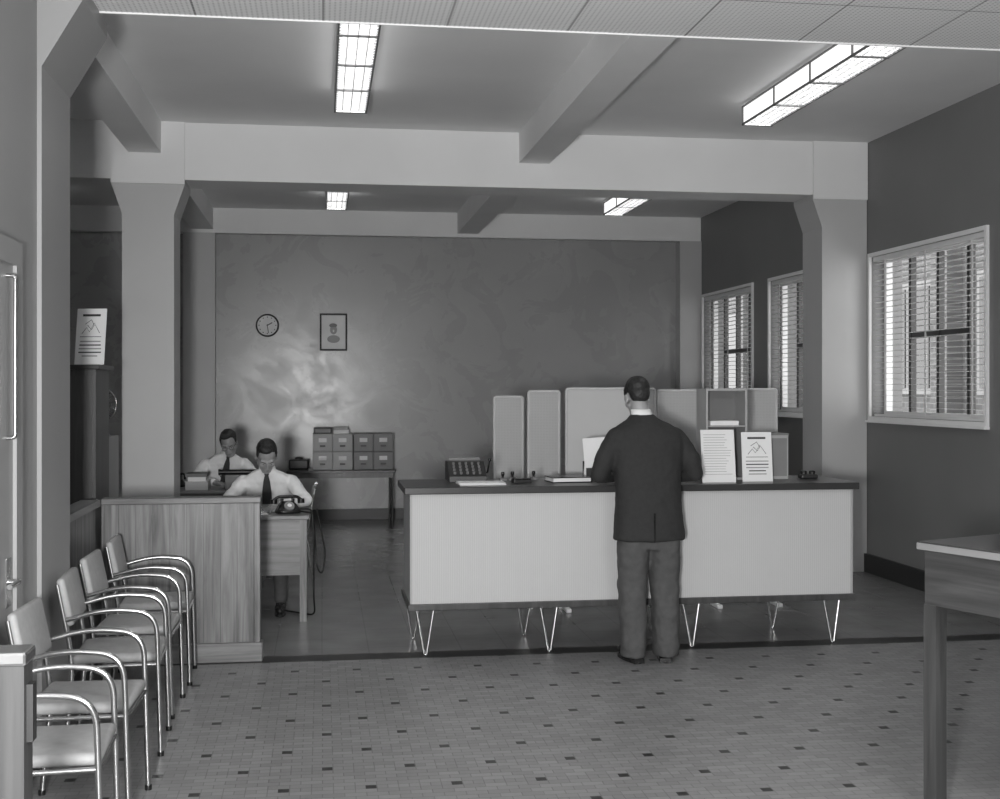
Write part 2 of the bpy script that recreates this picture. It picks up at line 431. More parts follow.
simple('street_ground',(5.3,9.5,0,60,-3.1,-3),m=M_trim)
b=MB(); q=-1.268
b.box(q,-1.235,5.26,5.36,0,2.2,M_wallL); b.box(q,-1.235,4.0,5.36,2.2,2.3,M_wallL); b.box(q,-1.235,4.0,4.1,0,2.2,M_wallL)
b.box(q,-1.25,4.1,5.26,0,2.2,M_wallL)
b.cyl((-1.25,5.17,.92),(-1.21,5.17,.92),.011,M_metal); b.cyl((-1.21,5.18,.92),(-1.21,5.04,.92),.011,M_metal)
b.rbox(-1.25,-1.243,5.13,5.21,.82,1.02,M_metal,.003)
b.sweep(fillet([(-1.25,5.15,1.5),(-1.215,5.15,1.5),(-1.215,5.15,2.15),(-1.25,5.15,2.15)],.02),.008,M_metal)
b.build('door_1')

# ------------------------------------------------------------------ ceiling lights
def fixture(x0,x1,y0,y1,name):
    b=MB(); z0=3.80; z1=CZ-.002; w=x1-x0; L=y1-y0
    b.box(.02,w-.02,.02,L-.02,z1-.05,z1,M_white)
    b.box(.01,.022,.015,L-.015,z0+.012,z1-.03,M_diffside); b.box(w-.022,w-.01,.015,L-.015,z0+.012,z1-.03,M_diffside)
    b.box(.02,w-.02,.01,.02,z0,z1,M_white); b.box(.02,w-.02,L-.02,L-.01,z0,z1,M_diffside)
    b.box(.022,w-.022,.02,L-.02,z0+.045,z0+.052,M_diff)
    for x in (0,w-.012): b.box(x,x+.012,0,L,z0,z0+.014,M_steelgray)
    for x in (0,w-.012): b.box(x,x+.012,0,L,z1-.03,z1-.018,M_steelgray)
    n=4
    for i in range(n+1):
        y=(L-.016)*i/n
        b.box(0,w,y,y+.016,z0-.004,z0+.014,M_steelgray)
        for x in (0,w-.010): b.box(x,x+.010,y,y+.016,z0,z1-.02,M_steelgray)
    k=int(L/.06)
    for i in range(k): b.box(.012,w-.012,L*i/k,L*i/k+.004,z0+.002,z0+.040,M_boxlight)
    for x in (w*.25,w*.5,w*.75): b.box(x-.002,x+.002,.016,L-.016,z0+.001,z0+.040,M_boxlight)
    return b.build(name,(x0,y0,0))
fixture(.09,.34,6.7,9.45,'fluorescent_ceiling_light')
fixture(3.32,3.57,6.7,9.45,'fluorescent_ceiling_light.001')
fixture(.04,.29,12.0,14.6,'fluorescent_ceiling_light.002')
fixture(3.38,3.63,12.0,14.6,'fluorescent_ceiling_light.003')
fixture(-3.3,-3.05,12.0,14.6,'added_fill_light_rear')  # out of view, added for more ambient light in the left bay
fixture(-3.3,-3.05,6.9,9.45,'added_fill_light_front')  # second unseen fixture, added to brighten the dark area behind the column
b=MB(); b.box(2.75,3.55,4.5,5.3,3.50,3.529,M_white); b.box(2.8,3.5,4.55,5.25,3.495,3.50,M_screen); b.build('ceiling_vent_panel')

# ------------------------------------------------------------------ reception counter
X0,X1,Y0,Y1=.55,3.49,7.76,8.38
b=MB()
b.box(X0,X1,Y0,Y1,.335,1.03,M_rib)
b.rbox(X0-.04,X1+.03,Y0-.05,Y1+.03,1.03,1.075,M_darktop,.006)
b.rbox(X0-.015,X1+.015,Y0-.02,Y1+.01,.295,.335,M_wooddk,.004)
for x in (X0+1.47,): b.box(x-.003,x+.003,Y0-.004,Y0+.001,.336,1.03,M_trim)
for x in (X0-.001,X1-.012): b.box(x,x+.013,Y0-.006,Y0+.01,.336,1.03,M_boxlight)
def hairpin(b,x,y,sx,sy):
    top=.295
    b.box(x-.06,x+.06,y-.04,y+.04,top-.006,top,M_darkmetal)
    foot=V((x+sx*.03,y+sy*.02,.008))
    for dx in (-.055,.055):
        b.sweep(fillet([(x+dx,y,top-.003),foot+V((dx*.15,0,0.0))],.02),.0085,M_metal,8)
    b.ell(foot+V((0,0,0)),(.014,.012,.008),M_metal)
for x in (X0+.10,X0+.90,X0+1.85,X1-.12): hairpin(b,x,Y0+.06,0,-1)
for x in (X0+.06,X0+.82,X0+1.72,X1-.34): hairpin(b,x,Y1-.07,0,1)
b.build('reception_counter')

# ------------------------------------------------------------------ timber partition at left
b=MB(); px0,px1,py=-1.335,-.42,7.80
b.box(px0,px1,py,py+.05,.12,.985,M_wood)
n=9
for i in range(1,n): x=px0+(px1-px0)*i/n; b.box(x-.002,x+.002,py-.002,py,.12,.985,M_wooddk)
b.rbox(px0,px1+.045,py-.03,py+.08,.985,1.025,M_woodx,.006)
b.rbox(px1,px1+.04,py-.012,py+.062,.0,.985,M_wood,.004)
b.rbox(px0,px1+.055,py-.03,py+.08,0,.12,M_woodx,.006)
b.build('timber_partition')

# ------------------------------------------------------------------ chairs
def armchair():
    b=MB(); t=.0115
    for s in (-1,1):
        y=.215*s
        b.sweep(fillet([(.205,y,.0),(.185,y,.665),(-.04,y,.685),(-.215,y*.97,.64)],.10,8),t,M_metal,10)
        b.sweep(fillet([(-.225,y*.9,.0),(-.185,y*.9,.44),(-.255,y*.9,.80)],.12,6),t,M_metal,10)
        b.sweep([(.192,y,.425),(-.19,y*.9,.415)],.010,M_metal,8)
        b.cyl((.205,y,0),(.205,y,.02),.015,M_black,10); b.cyl((-.225,y*.9,0),(-.225,y*.9,.02),.015,M_black,10)
    b.sweep([(.192,-.215,.42),(.192,.215,.42)],.010,M_metal,8)
    b.sweep([(-.188,-.19,.415),(-.188,.19,.415)],.010,M_metal,8)
    b.rbox(-.19,.20,-.20,.20,.43,.475,M_fabric,.020,3)
    b.T=Matrix.Translation((-.220,0,.705))@Matrix.Rotation(R(-12),4,'Y')
    b.rbox(-.018,.020,-.20,.20,-.10,.125,M_fabric,.017,3)
    b.T=Matrix.Identity(4)
    return b
ch=armchair().build('waiting_armchair',(-.960,7.42,0),R(2))
for i,(y,x,rz) in enumerate(((6.72,-.965,-1),(6.06,-.950,2),(5.16,-.940,-2),(4.47,-.940,2))):
    dup(ch,'waiting_armchair.%03d'%(i+1),(x,y,0),R(rz))

# ------------------------------------------------------------------ standing writing desk right
b=MB()
L,W=1.3,.65; H=1.09
b.rbox(-.015,L+.015,-.015,W+.015,H-.035,H,M_darktop,.005)
b.box(-.0155,L,-.018,-.012,H-.032,H-.006,M_trim)
b.box(.005,L-.005,.005,.03,.84,H-.035,M_wooddesk); b.box(.005,L-.005,W-.03,W-.005,.84,H-.035,M_wooddesk)
b.box(.005,.03,.03,W-.03,.84,H-.035,M_wooddesk); b.box(L-.03,L-.005,.03,W-.03,.84,H-.035,M_wooddesk)
b.box(.03,L-.03,.03,W-.03,.86,.87,M_wooddesk)
for x in (0,L-.065):
    for y in (0,W-.065): b.box(x+.002,x+.063,y+.002,y+.063,0,.84,M_wooddeskz)
ang=math.atan2(-.93,.367)
o=b.build('writing_desk',(2.37,4.61,0),ang)
b=MB(); b.lathe([(.03,0),(.04,.01),(.042,.10),(.035,.14),(.016,.19),(.015,.25),(.02,.255)],(0,0,0),M_glass); b.build('ink_bottle',(2.575,4.30,1.091))

b=MB(); b.box(-.045,.045,-.045,.045,0,1.03,M_wooddeskz); b.rbox(-.052,.052,-.052,.052,1.03,1.065,M_metal,.008); b.box(.045,.06,-.02,.02,.84,.98,M_darkmetal); b.box(-.055,.055,-.055,.055,0,.1,M_wooddk)
b.build('gate_post',(-.755,3.14,0))

# ------------------------------------------------------------------ counter-top things
CT=1.076
def poster(name,w,h,loc,rotz,tilt,lines=5,pic=True,stand=True):
    b=MB(); T=Matrix.Rotation(R(-tilt),4,'X'); b.T=T
    b.box(-w/2,w/2,0,.004,0,h,M_paper)
    e=-.0012
    if pic:
        b.box(-w*.3,w*.3,e,0,h*.86,h*.90,M_ink)
        b.sweep([(-w*.3,e,h*.55),(-w*.15,e,h*.66),(-w*.05,e,h*.58),(w*.1,e,h*.74),(w*.3,e,h*.56)],.0018,M_ink,6)
        b.sweep([(-w*.2,e,h*.72),(0,e,h*.80),(w*.1,e,h*.70),(w*.02,e,h*.62),(-w*.12,e,h*.70)],.0018,M_ink,6)
        b.box(-w*.36,w*.36,e,0,h*.49,h*.50,M_ink)
        z=h*.40
        for i in range(lines):
            ww=w*random.uniform(.25,.4); b.box(-ww,ww,e,0,z,z+h*.022,M_ink if i%2 else M_midink); z-=h*.065
    else:
        z=h*.9
        for i in range(lines):
            ww=w*random.uniform(.3,.42); b.box(-w*.42,-w*.42+ww*2,e,0,z,z+h*.008,M_midink); z-=h*.05
    b.T=Matrix.Identity(4)
    if stand:
        yb=h*.75*math.sin(R(tilt)); zb=h*.75*math.cos(R(tilt))
        b.add([(-.02,yb+.004,zb),(.02,yb+.004,zb),(.03,yb+.10,.0),(-.03,yb+.10,.0),(-.02,yb+.008,zb),(.02,yb+.008,zb),(.03,yb+.104,0),(-.03,yb+.104,0)],
          [(0,1,2,3),(7,6,5,4),(0,4,5,1),(1,5,6,2),(2,6,7,3),(3,7,4,0)],M_paper)
    return b.build(name,loc,R(rotz))
poster('notice_card',.23,.35,(2.60,7.84,CT),0,8,16,pic=False)
poster('advert_card',.21,.33,(2.88,7.88,CT),0,6,5)
poster('advert_card.001',.20,.37,(-1.50,8.30,1.853),-14,8,5)
b=MB(); w,h,dp=.29,.62,.22; t=.014
b.box(0,t,0,dp,0,h,M_boxlight); b.box(w-t,w,0,dp,0,h,M_boxlight); b.box(t,w-t,0,dp,h-t,h,M_boxlight); b.box(t,w-t,0,dp,0,t,M_boxlight)
b.box(t,w-t,dp-t,dp,t,h-t,M_steelgray)
for z in (.36,): b.box(t,w-t,.01,dp-t,z,z+.008,M_boxlight)
b.box(.04,.24,.03,.2,.369,.40,M_paper)
b.build('pigeonhole_cabinet',(2.58,8.06,CT))
b=MB(); b.box(0,.19,0,.24,0,.30,M_boxlight); b.box(.01,.18,-.004,0,.02,.28,M_trim); b.box(-.004,.194,-.004,.245,.30,.312,M_steelgray); b.build('card_file_box',(2.98,8.08,CT))
b=MB(); b.prism([(0,0),(.30,0),(.30,.13),(.16,.13),(.0,.04)],'x',0,.25,M_darkmetal)
for i in range(5):
    for j in range(4):
        b.cyl((.04+.042*i,.03+.034*j,.055+.019*j),(.04+.042*i,.026+.034*j,.070+.019*j),.009,M_steelgray,10)
b.cyl((.02,.25,.14),(.23,.25,.14),.016,M_steelgray,14); b.sweep(fillet([(.25,.2,.05),(.28,.2,.05),(.285,.14,.13)],.02),.006,M_metal,8); b.ell((.285,.135,.14),.012,M_black)
b.build('adding_machine',(.83,8.06,CT),0,bevel=.004)
b=MB(); b.rbox(0,.27,0,.2,0,.006,M_black,.002); b.box(.006,.264,.006,.194,.006,.03,M_paper); b.rbox(0,.27,0,.2,.03,.036,M_black,.002); b.build('ledger_book',(1.50,7.94,CT),R(6))
b=MB()
for i in range(5): 
    b.T=Matrix.Rotation(R(random.uniform(-8,8)),4,'Z'); b.box(-.15,.15,-.1,.1,i*.003,i*.003+.0025,M_paper)
b.build('paper_stack',(1.02,7.92,CT),0)
b=MB(); b.box(0,.16,0,.12,0,.01,M_darkmetal)
for i in range(6): 
    b.T=Matrix.Translation((0,.012+.016*i,.01))@Matrix.Rotation(R(-6+2*i),4,'X')@Matrix.Rotation(R(-4+1.5*i),4,'Y'); b.box(.0,.16,0,.0015,0,.27,M_paper)
b.T=Matrix.Identity(4)
b.box(0,.16,0,.004,.01,.08,M_darkmetal); b.box(0,.16,.116,.12,.01,.12,M_darkmetal); b.build('form_rack',(1.78,8.2,CT))
b=MB(); b.rbox(-.06,.06,-.04,.04,0,.022,M_darkmetal,.004); b.rbox(-.055,.055,-.035,.035,.022,.03,M_black,.003); b.build('ink_pad',(1.30,8.0,CT),R(8))
def stamp(name,x,y):
    b=MB(); b.rbox(-.025,.025,-.018,.018,0,.02,M_woodx,.003); b.lathe([(.008,.02),(.007,.03),(.012,.045),(.013,.055),(.008,.062)],(0,0,0),M_black,14); b.build(name,(x,y,CT))
stamp('rubber_stamp',1.20,8.16); stamp('rubber_stamp.001',1.27,8.19); stamp('rubber_stamp.002',1.42,8.22)
b=MB(); b.rbox(-.06,.06,-.04,.04,0,.03,M_darkmetal,.01); b.lathe([(.02,.03),(.022,.05),(.012,.055)],(-.03,0,0),M_black,14); b.lathe([(.02,.03),(.022,.05),(.012,.055)],(.03,0,0),M_black,14); b.build('inkwell_stand',(3.32,8.1,CT))

# ------------------------------------------------------------------ office screens behind counter
def screen(name,x0,x1,y,top,pm=None):
    b=MB(); w=x1-x0
    b.box(.02,w-.02,.008,.022,.42,top-.02,pm or M_perf)
    path=fillet([(.0125,.015,.03),(.0125,.015,top-.012),(w-.0125,.015,top-.012),(w-.0125,.015,.03)],.02,4)
    b.sweep(path,.0125,M_screen,10); b.sweep([(.0125,.015,.42),(w-.0125,.015,.42)],.0125,M_screen,10)
    for x in (.0125,w-.0125): b.rbox(x-.02,x+.02,-.08,.11,0,.03,M_white,.006)
    return b.build(name,(x0,y,0))
screen('office_screen',1.335,1.585,9.6,1.64)
screen('office_screen.001',1.575,1.84,9.4,1.685)
screen('office_screen.002',1.835,2.55,9.2,1.705,M_screen)
screen('office_screen.003',2.62,3.02,9.45,1.69)
screen('office_screen.004',3.02,3.53,9.2,1.70)

# ------------------------------------------------------------------ desks
def desk(name,x0,x1,y0,y1,top=.775,panel=True,wood_m=None,ped=True):
    b=MB(); w=x1-x0; d=y1-y0; wm=wood_m or M_woodx
    b.rbox(-.02,w+.02,-.02,d+.02,top-.03,top,wm,.005)
    for x in (0,w-.05):
        for y in (0,d-.05): b.box(x,x+.05,y,y+.05,0,top-.03,M_wood)
    if panel: b.box(.05,w-.05,.012,.03,.34,top-.03,M_woodx)
    b.box(.05,w-.05,d-.04,d-.02,top-.12,top-.03,M_woodx)
    for x in (.012,w-.03): b.box(x,x+.018,.05,d-.05,.45,top-.03,M_woodx)
    if ped:
        b.box(.06,.42,.05,d-.05,.3,top-.035,M_wood)
        for z in (.33,.46,.6): b.box(.08,.40,d-.052,d-.04,z,z+.11,M_woodx); b.cyl((.24,d-.04,z+.055),(.24,d-.02,z+.055),.012,M_metal,10)
    return b.build(name,(x0,y0,0))
desk('office_desk',-1.25,-.11,9.05,9.62)
desk('office_desk.001',-1.55,-.45,11.35,11.95)
def telephone(name,loc,rz):
    b=MB()
    b.loft([(0,0,0,.09,.085),(.02,0,0,.09,.085),(.06,0,.01,.065,.06),(.085,0,.02,.045,.035)],M_black,24,3.5)
    b.cyl((0,-.05,.045),(0,-.066,.06),.038,M_trim,20); b.cyl((0,-.066,.06),(0,-.069,.063),.016,M_white,14)
    for x in (-.04,.04): b.box(x-.008,x+.008,-.005,.045,.08,.105,M_black)
    b.sweep(fillet([(-.10,.02,.095),(-.07,.02,.118),(.07,.02,.118),(.10,.02,.095)],.03),.011,M_black,10)
    for x in (-.1,.1): b.cyl((x,.02,.10),(x*1.02,.02,.068),.026,M_black,16)
    return b.build(name,loc,R(rz))
telephone('telephone',(-.25,9.24,.776),12)
telephone('telephone.001',(-1.36,11.85,.776),-10)
b=MB()
b.sweep(fillet([(-.22,9.33,.79),(-.16,9.45,.784),(-.075,9.42,.785),(-.055,9.40,.6),(-.04,9.38,.35),(.0,9.30,.30),(.03,9.34,.45),(-.04,9.46,.78)],.08,6),.007,M_black,8)
b.sweep(fillet([(-.22,9.3,.79),(-.12,9.2,.784),(-.07,9.18,.78),(-.06,9.18,.55),(-.06,9.2,.15),(-.05,9.25,.01),(-.3,9.5,.01)],.06,6),.007,M_black,8)
b.build('telephone_cord')
b=MB(); b.box(-.15,.15,-.1,.1,0,.004,M_paper); b.box(-.14,.13,-.09,.1,.004,.012,M_paper); b.build('document',(-.55,9.20,.776),R(5))
b=MB(); b.box(0,.22,0,.30,0,.05,M_boxlight); b.box(.01,.21,.01,.29,.05,.062,M_paper); b.build('letter_tray',(-1.1,9.2,.776))
def typewriter(name,loc,rz):
    b=MB(); b.prism([(-.16,0),(.16,0),(.16,.14),(.05,.15),(-.04,.09),(-.16,.04)],'x',-.17,.17,M_darkmetal)
    b.cyl((-.21,.12,.16),(.21,.12,.16),.022,M_black,16); b.cyl((-.23,.12,.16),(-.21,.12,.16),.028,M_black,14); b.cyl((.21,.12,.16),(.23,.12,.16),.028,M_black,14)
    for r in range(4):
        for c in range(10): b.cyl((-.13+.028*c+.007*r,-.14+.03*r,.05+.017*r),(-.13+.028*c+.007*r,-.142+.03*r,.063+.017*r),.009,M_white,8)
    return b.build(name,loc,R(rz),bevel=.004)
typewriter('typewriter',(-.70,11.53,.776),180)
b=MB(); b.box(0,.2,0,.3,0,.08,M_boxlight); b.box(.02,.18,.02,.28,.08,.12,M_paper); b.box(.0,.19,0,.28,.12,.15,M_darkmetal); b.build('file_stack',(-1.22,11.38,.776))

# ------------------------------------------------------------------ back table & card index drawers
b=MB(); tx0,tx1,ty0,ty1=-.42,.88,14.85,15.5
b.rbox(0,tx1-tx0,0,ty1-ty0,.68,.71,M_darktop,.004)
b.box(.03,tx1-tx0-.03,.02,.04,.62,.68,M_wooddk)
for x in (.04,tx1-tx0-.04):
    for y in (.04,ty1-ty0-.04): b.cyl((x,y,0),(x,y,.68),.014,M_darkmetal,10)
    b.sweep([(x,.04,.12),(x,ty1-ty0-.04,.12)],.009,M_darkmetal,8)
b.build('trestle_table',(tx0,ty0,0))
def drawers(name,x,cm):
    b=MB(); w,h,d=.235,.215,.38
    for i in range(2):
        for j in range(2):
            a=i*(w+.004); z=j*(h+.004)
            b.box(a,a+w,0,d,z,z+h,cm); b.box(a+.012,a+w-.012,-.008,0,z+.012,z+h-.012,M_boxlight if cm is M_boxlight else M_steelgray)
            b.box(a+.07,a+w-.07,-.011,-.008,z+.115,z+.165,M_paper); b.rbox(a+.085,a+w-.085,-.03,-.008,z+.06,z+.08,M_darkmetal,.004)
    return b.build(name,(x,15.0,.711),0,bevel=.003)
drawers('card_index_cabinet',-.11,M_boxlight); drawers('card_index_cabinet.001',.38,M_steelgray)
b=MB(); b.rbox(0,.22,0,.28,0,.07,M_darkmetal,.01); b.box(.02,.2,-.004,0,.015,.055,M_trim); b.build('cash_box',(-.10,15.02,1.147))
b=MB(); b.box(0,.18,0,.25,0,.04,M_paper); b.box(.0,.17,0.02,.24,.04,.075,M_boxlight); b.build('file_stack.001',(.14,15.05,1.147))
b=MB(); b.rbox(-.12,.12,.1,.3,0,.12,M_darkmetal,.02); b.lathe([(.05,.12),(.05,.14),(.02,.15)],(0,.2,0),M_darkmetal,16); b.build('tape_dispenser',(-.28,15.0,.711))
def offchair(name,loc,rz):
    b=MB(); t=.011
    for s in (-1,1):
        y=.19*s
        b.sweep(fillet([(.2,y,0),(.19,y,.44),(-.17,y,.43),(-.24,y,.84),(-.25,y*.3,.86)],.07),t,M_metal,10)
        b.sweep([(-.23,y,0),(-.16,y,.43)],t,M_metal,10)
    b.rbox(-.19,.21,-.2,.2,.44,.485,M_fabric,.02,3)
    b.T=Matrix.Translation((-.215,0,.72))@Matrix.Rotation(R(-10),4,'Y'); b.rbox(-.015,.02,-.19,.19,-.1,.12,M_fabric,.014,3); b.T=Matrix.Identity(4)
    return b.build(name,loc,R(rz))
offchair('office_chair',(-.47,9.96,0),-90)
offchair('office_chair.001',(-.96,12.35,0),-90)
offchair('office_chair.002',(-.30,10.85,0),180)

# clock & picture
b=MB(); T=Matrix.Rotation(R(90),4,'X'); b.T=T
b.lathe([(.145,0),(.148,.02),(.145,.04),(.132,.045),(.128,.03)],(0,0,0),M_ink,40)
b.lathe([(.127,.0),(.127,.033)],(0,0,0),M_white,40)
for i in range(12):
    a=i*math.pi/6; c,s_=math.cos(a),math.sin(a); b.box(c*.105-.006,c*.105+.006,s_*.105-.006,s_*.105+.006,.033,.035,M_ink)
b.T=T@Matrix.Rotation(R(-60),4,'Z'); b.box(-.006,.006,-.01,.07,.035,.037,M_ink)
b.T=T@Matrix.Rotation(R(-172),4,'Z'); b.box(-.004,.004,-.015,.10,.037,.039,M_ink)
b.T=Matrix.Identity(4); b.build('wall_clock',(-.69,15.998,2.50))
b=MB(); w,h=.35,.48; f=.022
M_frame=mat('picture_frame_black',.01,.6)
b.box(-w/2,w/2,-.025,0,-h/2,-h/2+f,M_frame); b.box(-w/2,w/2,-.025,0,h/2-f,h/2,M_frame); b.box(-w/2,-w/2+f,-.025,0,-h/2+f,h/2-f,M_frame); b.box(w/2-f,w/2,-.025,0,-h/2+f,h/2-f,M_frame)
b.box(-w/2+f,w/2-f,-.012,-.002,-h/2+f,h/2-f,mat('picture_mount',.80,.5))
b.ell((0,-.012,.03),(.045,.002,.06),M_boxlight); b.ell((-.005,-.0125,.085),(.050,.002,.028),M_trim); b.ell((0,-.012,-.09),(.08,.002,.05),M_boxlight); b.box(-.01,.01,-.0145,-.012,.0,.03,M_paper)
b.build('framed_portrait',(.147,15.998,2.42))

b=MB(); b.box(-.80,0,0,.5,0.0,1.82,M_wooddk); b.rbox(-.83,.03,-.03,.53,1.82,1.85,M_darktop,.005); b.box(-.78,-.02,-.012,0,.1,1.78,M_wooddeskz); b.box(-.405,-.395,-.015,0,.1,1.78,M_wooddk)
b.build('tall_cabinet',(-1.44,8.2,0))
b=MB(); b.box(0,.45,0,.6,0,1.32,M_boxlight)
for z in (.04,.36,.68,1.0): b.box(.02,.43,-.012,0,z,z+.29,M_boxlight); b.rbox(.16,.29,-.03,-.012,z+.2,z+.22,M_metal,.004)
b.build('filing_cabinet',(-2.08,9.7,0),bevel=.004)
b=MB(); b.lathe([(.09,0),(.09,.015),(.03,.03),(.012,.05),(.012,.16)],(0,0,0),M_boxlight,20); b.cyl((0,.0,.25),(0,.1,.25),.045,M_boxlight,16)
for i in range(24):
    a=2*math.pi*i/24; b.sweep([(0,-.05,.25),(.07*math.cos(a),-.045,.25+.07*math.sin(a)),(.14*math.cos(a),0,.25+.14*math.sin(a)),(.07*math.cos(a),.045,.25+.07*math.sin(a))],.0018,M_metal,5)
for i in range(4):
    a=math.pi/2*i; b.ell((.055*math.cos(a),0,.25+.055*math.sin(a)),(.045,.006,.045),M_steelgray)
pts=[(.14*math.cos(2*math.pi*i/32),0,.25+.14*math.sin(2*math.pi*i/32)) for i in range(33)]
b.sweep(pts,.004,M_metal,6)
b.cyl((0,.05,.15),(0,.06,.24),.012,M_boxlight,10)
b.build('desk_fan',(-1.73,9.95,1.321))

# ------------------------------------------------------------------ people
def organic(mb,name,parent,voxel=.011,it=4,disp=0,dsc=.12):
    o=mb.build(name,parent=parent)
    r=o.modifiers.new('remesh','REMESH'); r.mode='VOXEL'; r.voxel_size=voxel; r.use_smooth_shade=True
    s=o.modifiers.new('smooth','SMOOTH'); s.factor=.5; s.iterations=it
    if disp:
        tx=bpy.data.textures.new(name+'_fold','CLOUDS'); tx.noise_scale=dsc; tx.noise_depth=2
        d=o.modifiers.new('fold','DISPLACE'); d.texture=tx; d.strength=disp; d.mid_level=.5; d.texture_coords='LOCAL'
    return o
def head(parent,c,pitch,yaw,roll,neck,neck_r=.055,side_part=.012,glasses=False):
    T=Matrix.Translation(c)@Matrix.Rotation(R(yaw),4,'Z')@Matrix.Rotation(R(-pitch),4,'X')@Matrix.Rotation(R(roll),4,'Y')
    b=MB(); b.T=T; m=M_skin
    b.ell((0,-.014,.030),(.073,.094,.086),m)
    b.ell((0,.028,-.035),(.057,.058,.076),m)
    b.ell((0,.066,-.097),(.024,.020,.018),m)
    for s in (-1,1):
        b.cap((s*.050,.0,-.050),.018,(s*.020,.060,-.095),.016,m)
        b.ell((s*.040,.062,-.022),(.022,.02,.022),m)
        b.ell((s*.074,-.005,-.008),(.009,.018,.030),m,Matrix.Rotation(R(-15*s),3,'Z'))
        b.cap((s*.014,.088,.020),.010,(s*.046,.074,.020),.009,m)
        b.ell((s*.011,.100,-.033),(.009,.010,.008),m)
    b.cap((0,.088,.012),.009,(0,.106,-.028),.011,m)
    b.cap((-.018,.084,-.060),.007,(.018,.084,-.060),.007,m); b.cap((-.014,.082,-.072),.008,(.014,.082,-.072),.008,m)
    n=T.inverted()@V(neck)
    b.cap((0,-.022,-.05),.054,n,neck_r+.004,m)
    organic(b,'head',parent,.0045,3)
    h=MB(); h.T=T
    h.ell((0,-.030,.054),(.079,.088,.078),M_hair)
    h.ell((0,-.058,.005),(.068,.058,.060),M_hair)
    h.ell((side_part,.030,.098),(.052,.040,.026),M_hair)
    for s in (-1,1): h.ell((s*.068,.002,.040),(.012,.028,.040),M_hair)
    organic(h,'hair',parent,.006,2,.008,.02)
    e=MB(); e.T=T
    for s in (-1,1):
        e.ell((s*.030,.0745,-.001),(.011,.010,.0055),M_eyew); e.ell((s*.030,.0825,-.003),(.0045,.003,.0042),M_iris)
        e.cap((s*.017,.099,.022),.0026,(s*.044,.086,.023),.0020,M_hair,8)
        e.cap((s*.019,.0855,.004),.0032,(s*.041,.080,.003),.0030,M_skin,8)
        if glasses:
            pts=[(s*.031+.021*math.cos(a),.100-.25*abs(.021*math.cos(a)),.017*math.sin(a)) for a in [2*math.pi*k/20 for k in range(21)]]
            e.sweep(pts,.0016,M_black,6); e.sweep([(s*.052,.094,.005),(s*.078,.0,.006)],.0016,M_black,6)
    if glasses: e.sweep([(-.010,.099,.004),(.010,.099,.004)],.0016,M_black,6)
    e.cap((-.019,.0895,-.066),.0022,(.019,.0895,-.066),.0022,M_lip,8)
    e.build('face_features',parent=parent)
def hand(b,w,d,n,side,curl=22):
    d=V(d).normalized(); n=V(n); n=(n-d*n.dot(d)).normalized(); x=d.cross(n)*side; w=V(w)
    P=lambda a,f,u: w+x*a+d*f+n*u
    b.cap(P(0,-.03,0),.026,P(0,.02,0),.026,M_skin)
    for a0,a1 in ((.018,.030),(.006,.010),(-.006,-.010),(-.018,-.028)): b.cap(P(a0,.015,0),.016,P(a1,.085,0),.0125,M_skin)
    for a,L,sp in ((.031,.072,.06),(.010,.080,.015),(-.011,.074,-.03),(-.030,.058,-.09)):
        p=P(a,.088,0); ang=0; rr=.0092
        for k,fr in enumerate((.45,.31,.24)):
            ang+=R(curl*(.6 if k==0 else 1.2)); q=p+(d*math.cos(ang)-n*math.sin(ang)+x*sp)*L*fr
            b.cap(p,rr,q,rr*.92,M_skin,10); p=q; rr*=.92
    p=P(.024,.025,-.006); q=P(.052,.055,-.012); r=P(.058,.085,-.018)
    b.cap(p,.015,q,.0115,M_skin,10); b.cap(q,.0115,r,.009,M_skin,10)

E=empty('standing_man',(2.02,7.47,0))
b=MB()
b.loft([(.752,0,-.002,.226,.140),(.80,0,0,.224,.140),(.95,0,.008,.212,.134),(1.08,0,.018,.207,.128),(1.2,0,.03,.218,.130),(1.32,0,.045,.234,.128),(1.39,0,.06,.240,.116),(1.435,0,.07,.220,.106),(1.47,-.003,.08,.168,.092),(1.50,-.01,.09,.110,.078),(1.535,-.018,.098,.068,.066)],M_suit)
for s in (-1,1):
    b.cap((s*.190,.065,1.388),.067,(s*.278,.03,1.25),.064,M_suit); b.cap((s*.278,.03,1.25),.064,(s*.305,.04,1.165),.058,M_suit)
    b.cap((s*.305,.04,1.165),.058,(s*.16,.29,1.132),.042,M_suit)
organic(b,'jacket',E,.010,6,.014,.10)
b=MB(); b.box(-.003,.003,-.148,-.130,.752,.93,M_black); b.build('jacket_vent',parent=E)
b=MB()
b.ribbon([(-.012,.150,1.535),(-.008,.176,1.47),(-.004,.176,1.40),(0,.172,1.30)],[.07,.13,.10,.02],.012,M_shirt)
b.ribbon([(-.012,.166,1.53),(-.008,.190,1.47),(-.004,.190,1.40),(0,.186,1.31)],[.025,.045,.055,.02],.006,M_ink)
b.build('shirt_front',parent=E)
b=MB()
b.loft([(.70,0,0,.198,.110),(.78,0,.0,.190,.108),(.92,0,.005,.165,.10)],M_trous)
for s,xo in ((-1,-.105),(1,.103)):
    b.loft([(.035,xo,-.012,.076,.100),(.10,xo,-.018,.078,.096),(.28,xo,-.01,.083,.090),(.50,xo*.99,.012,.090,.095),(.68,xo*.97,.0,.100,.110),(.78,xo*.88,0,.100,.108)],M_trous)
organic(b,'trousers',E,.010,3,.022,.09)
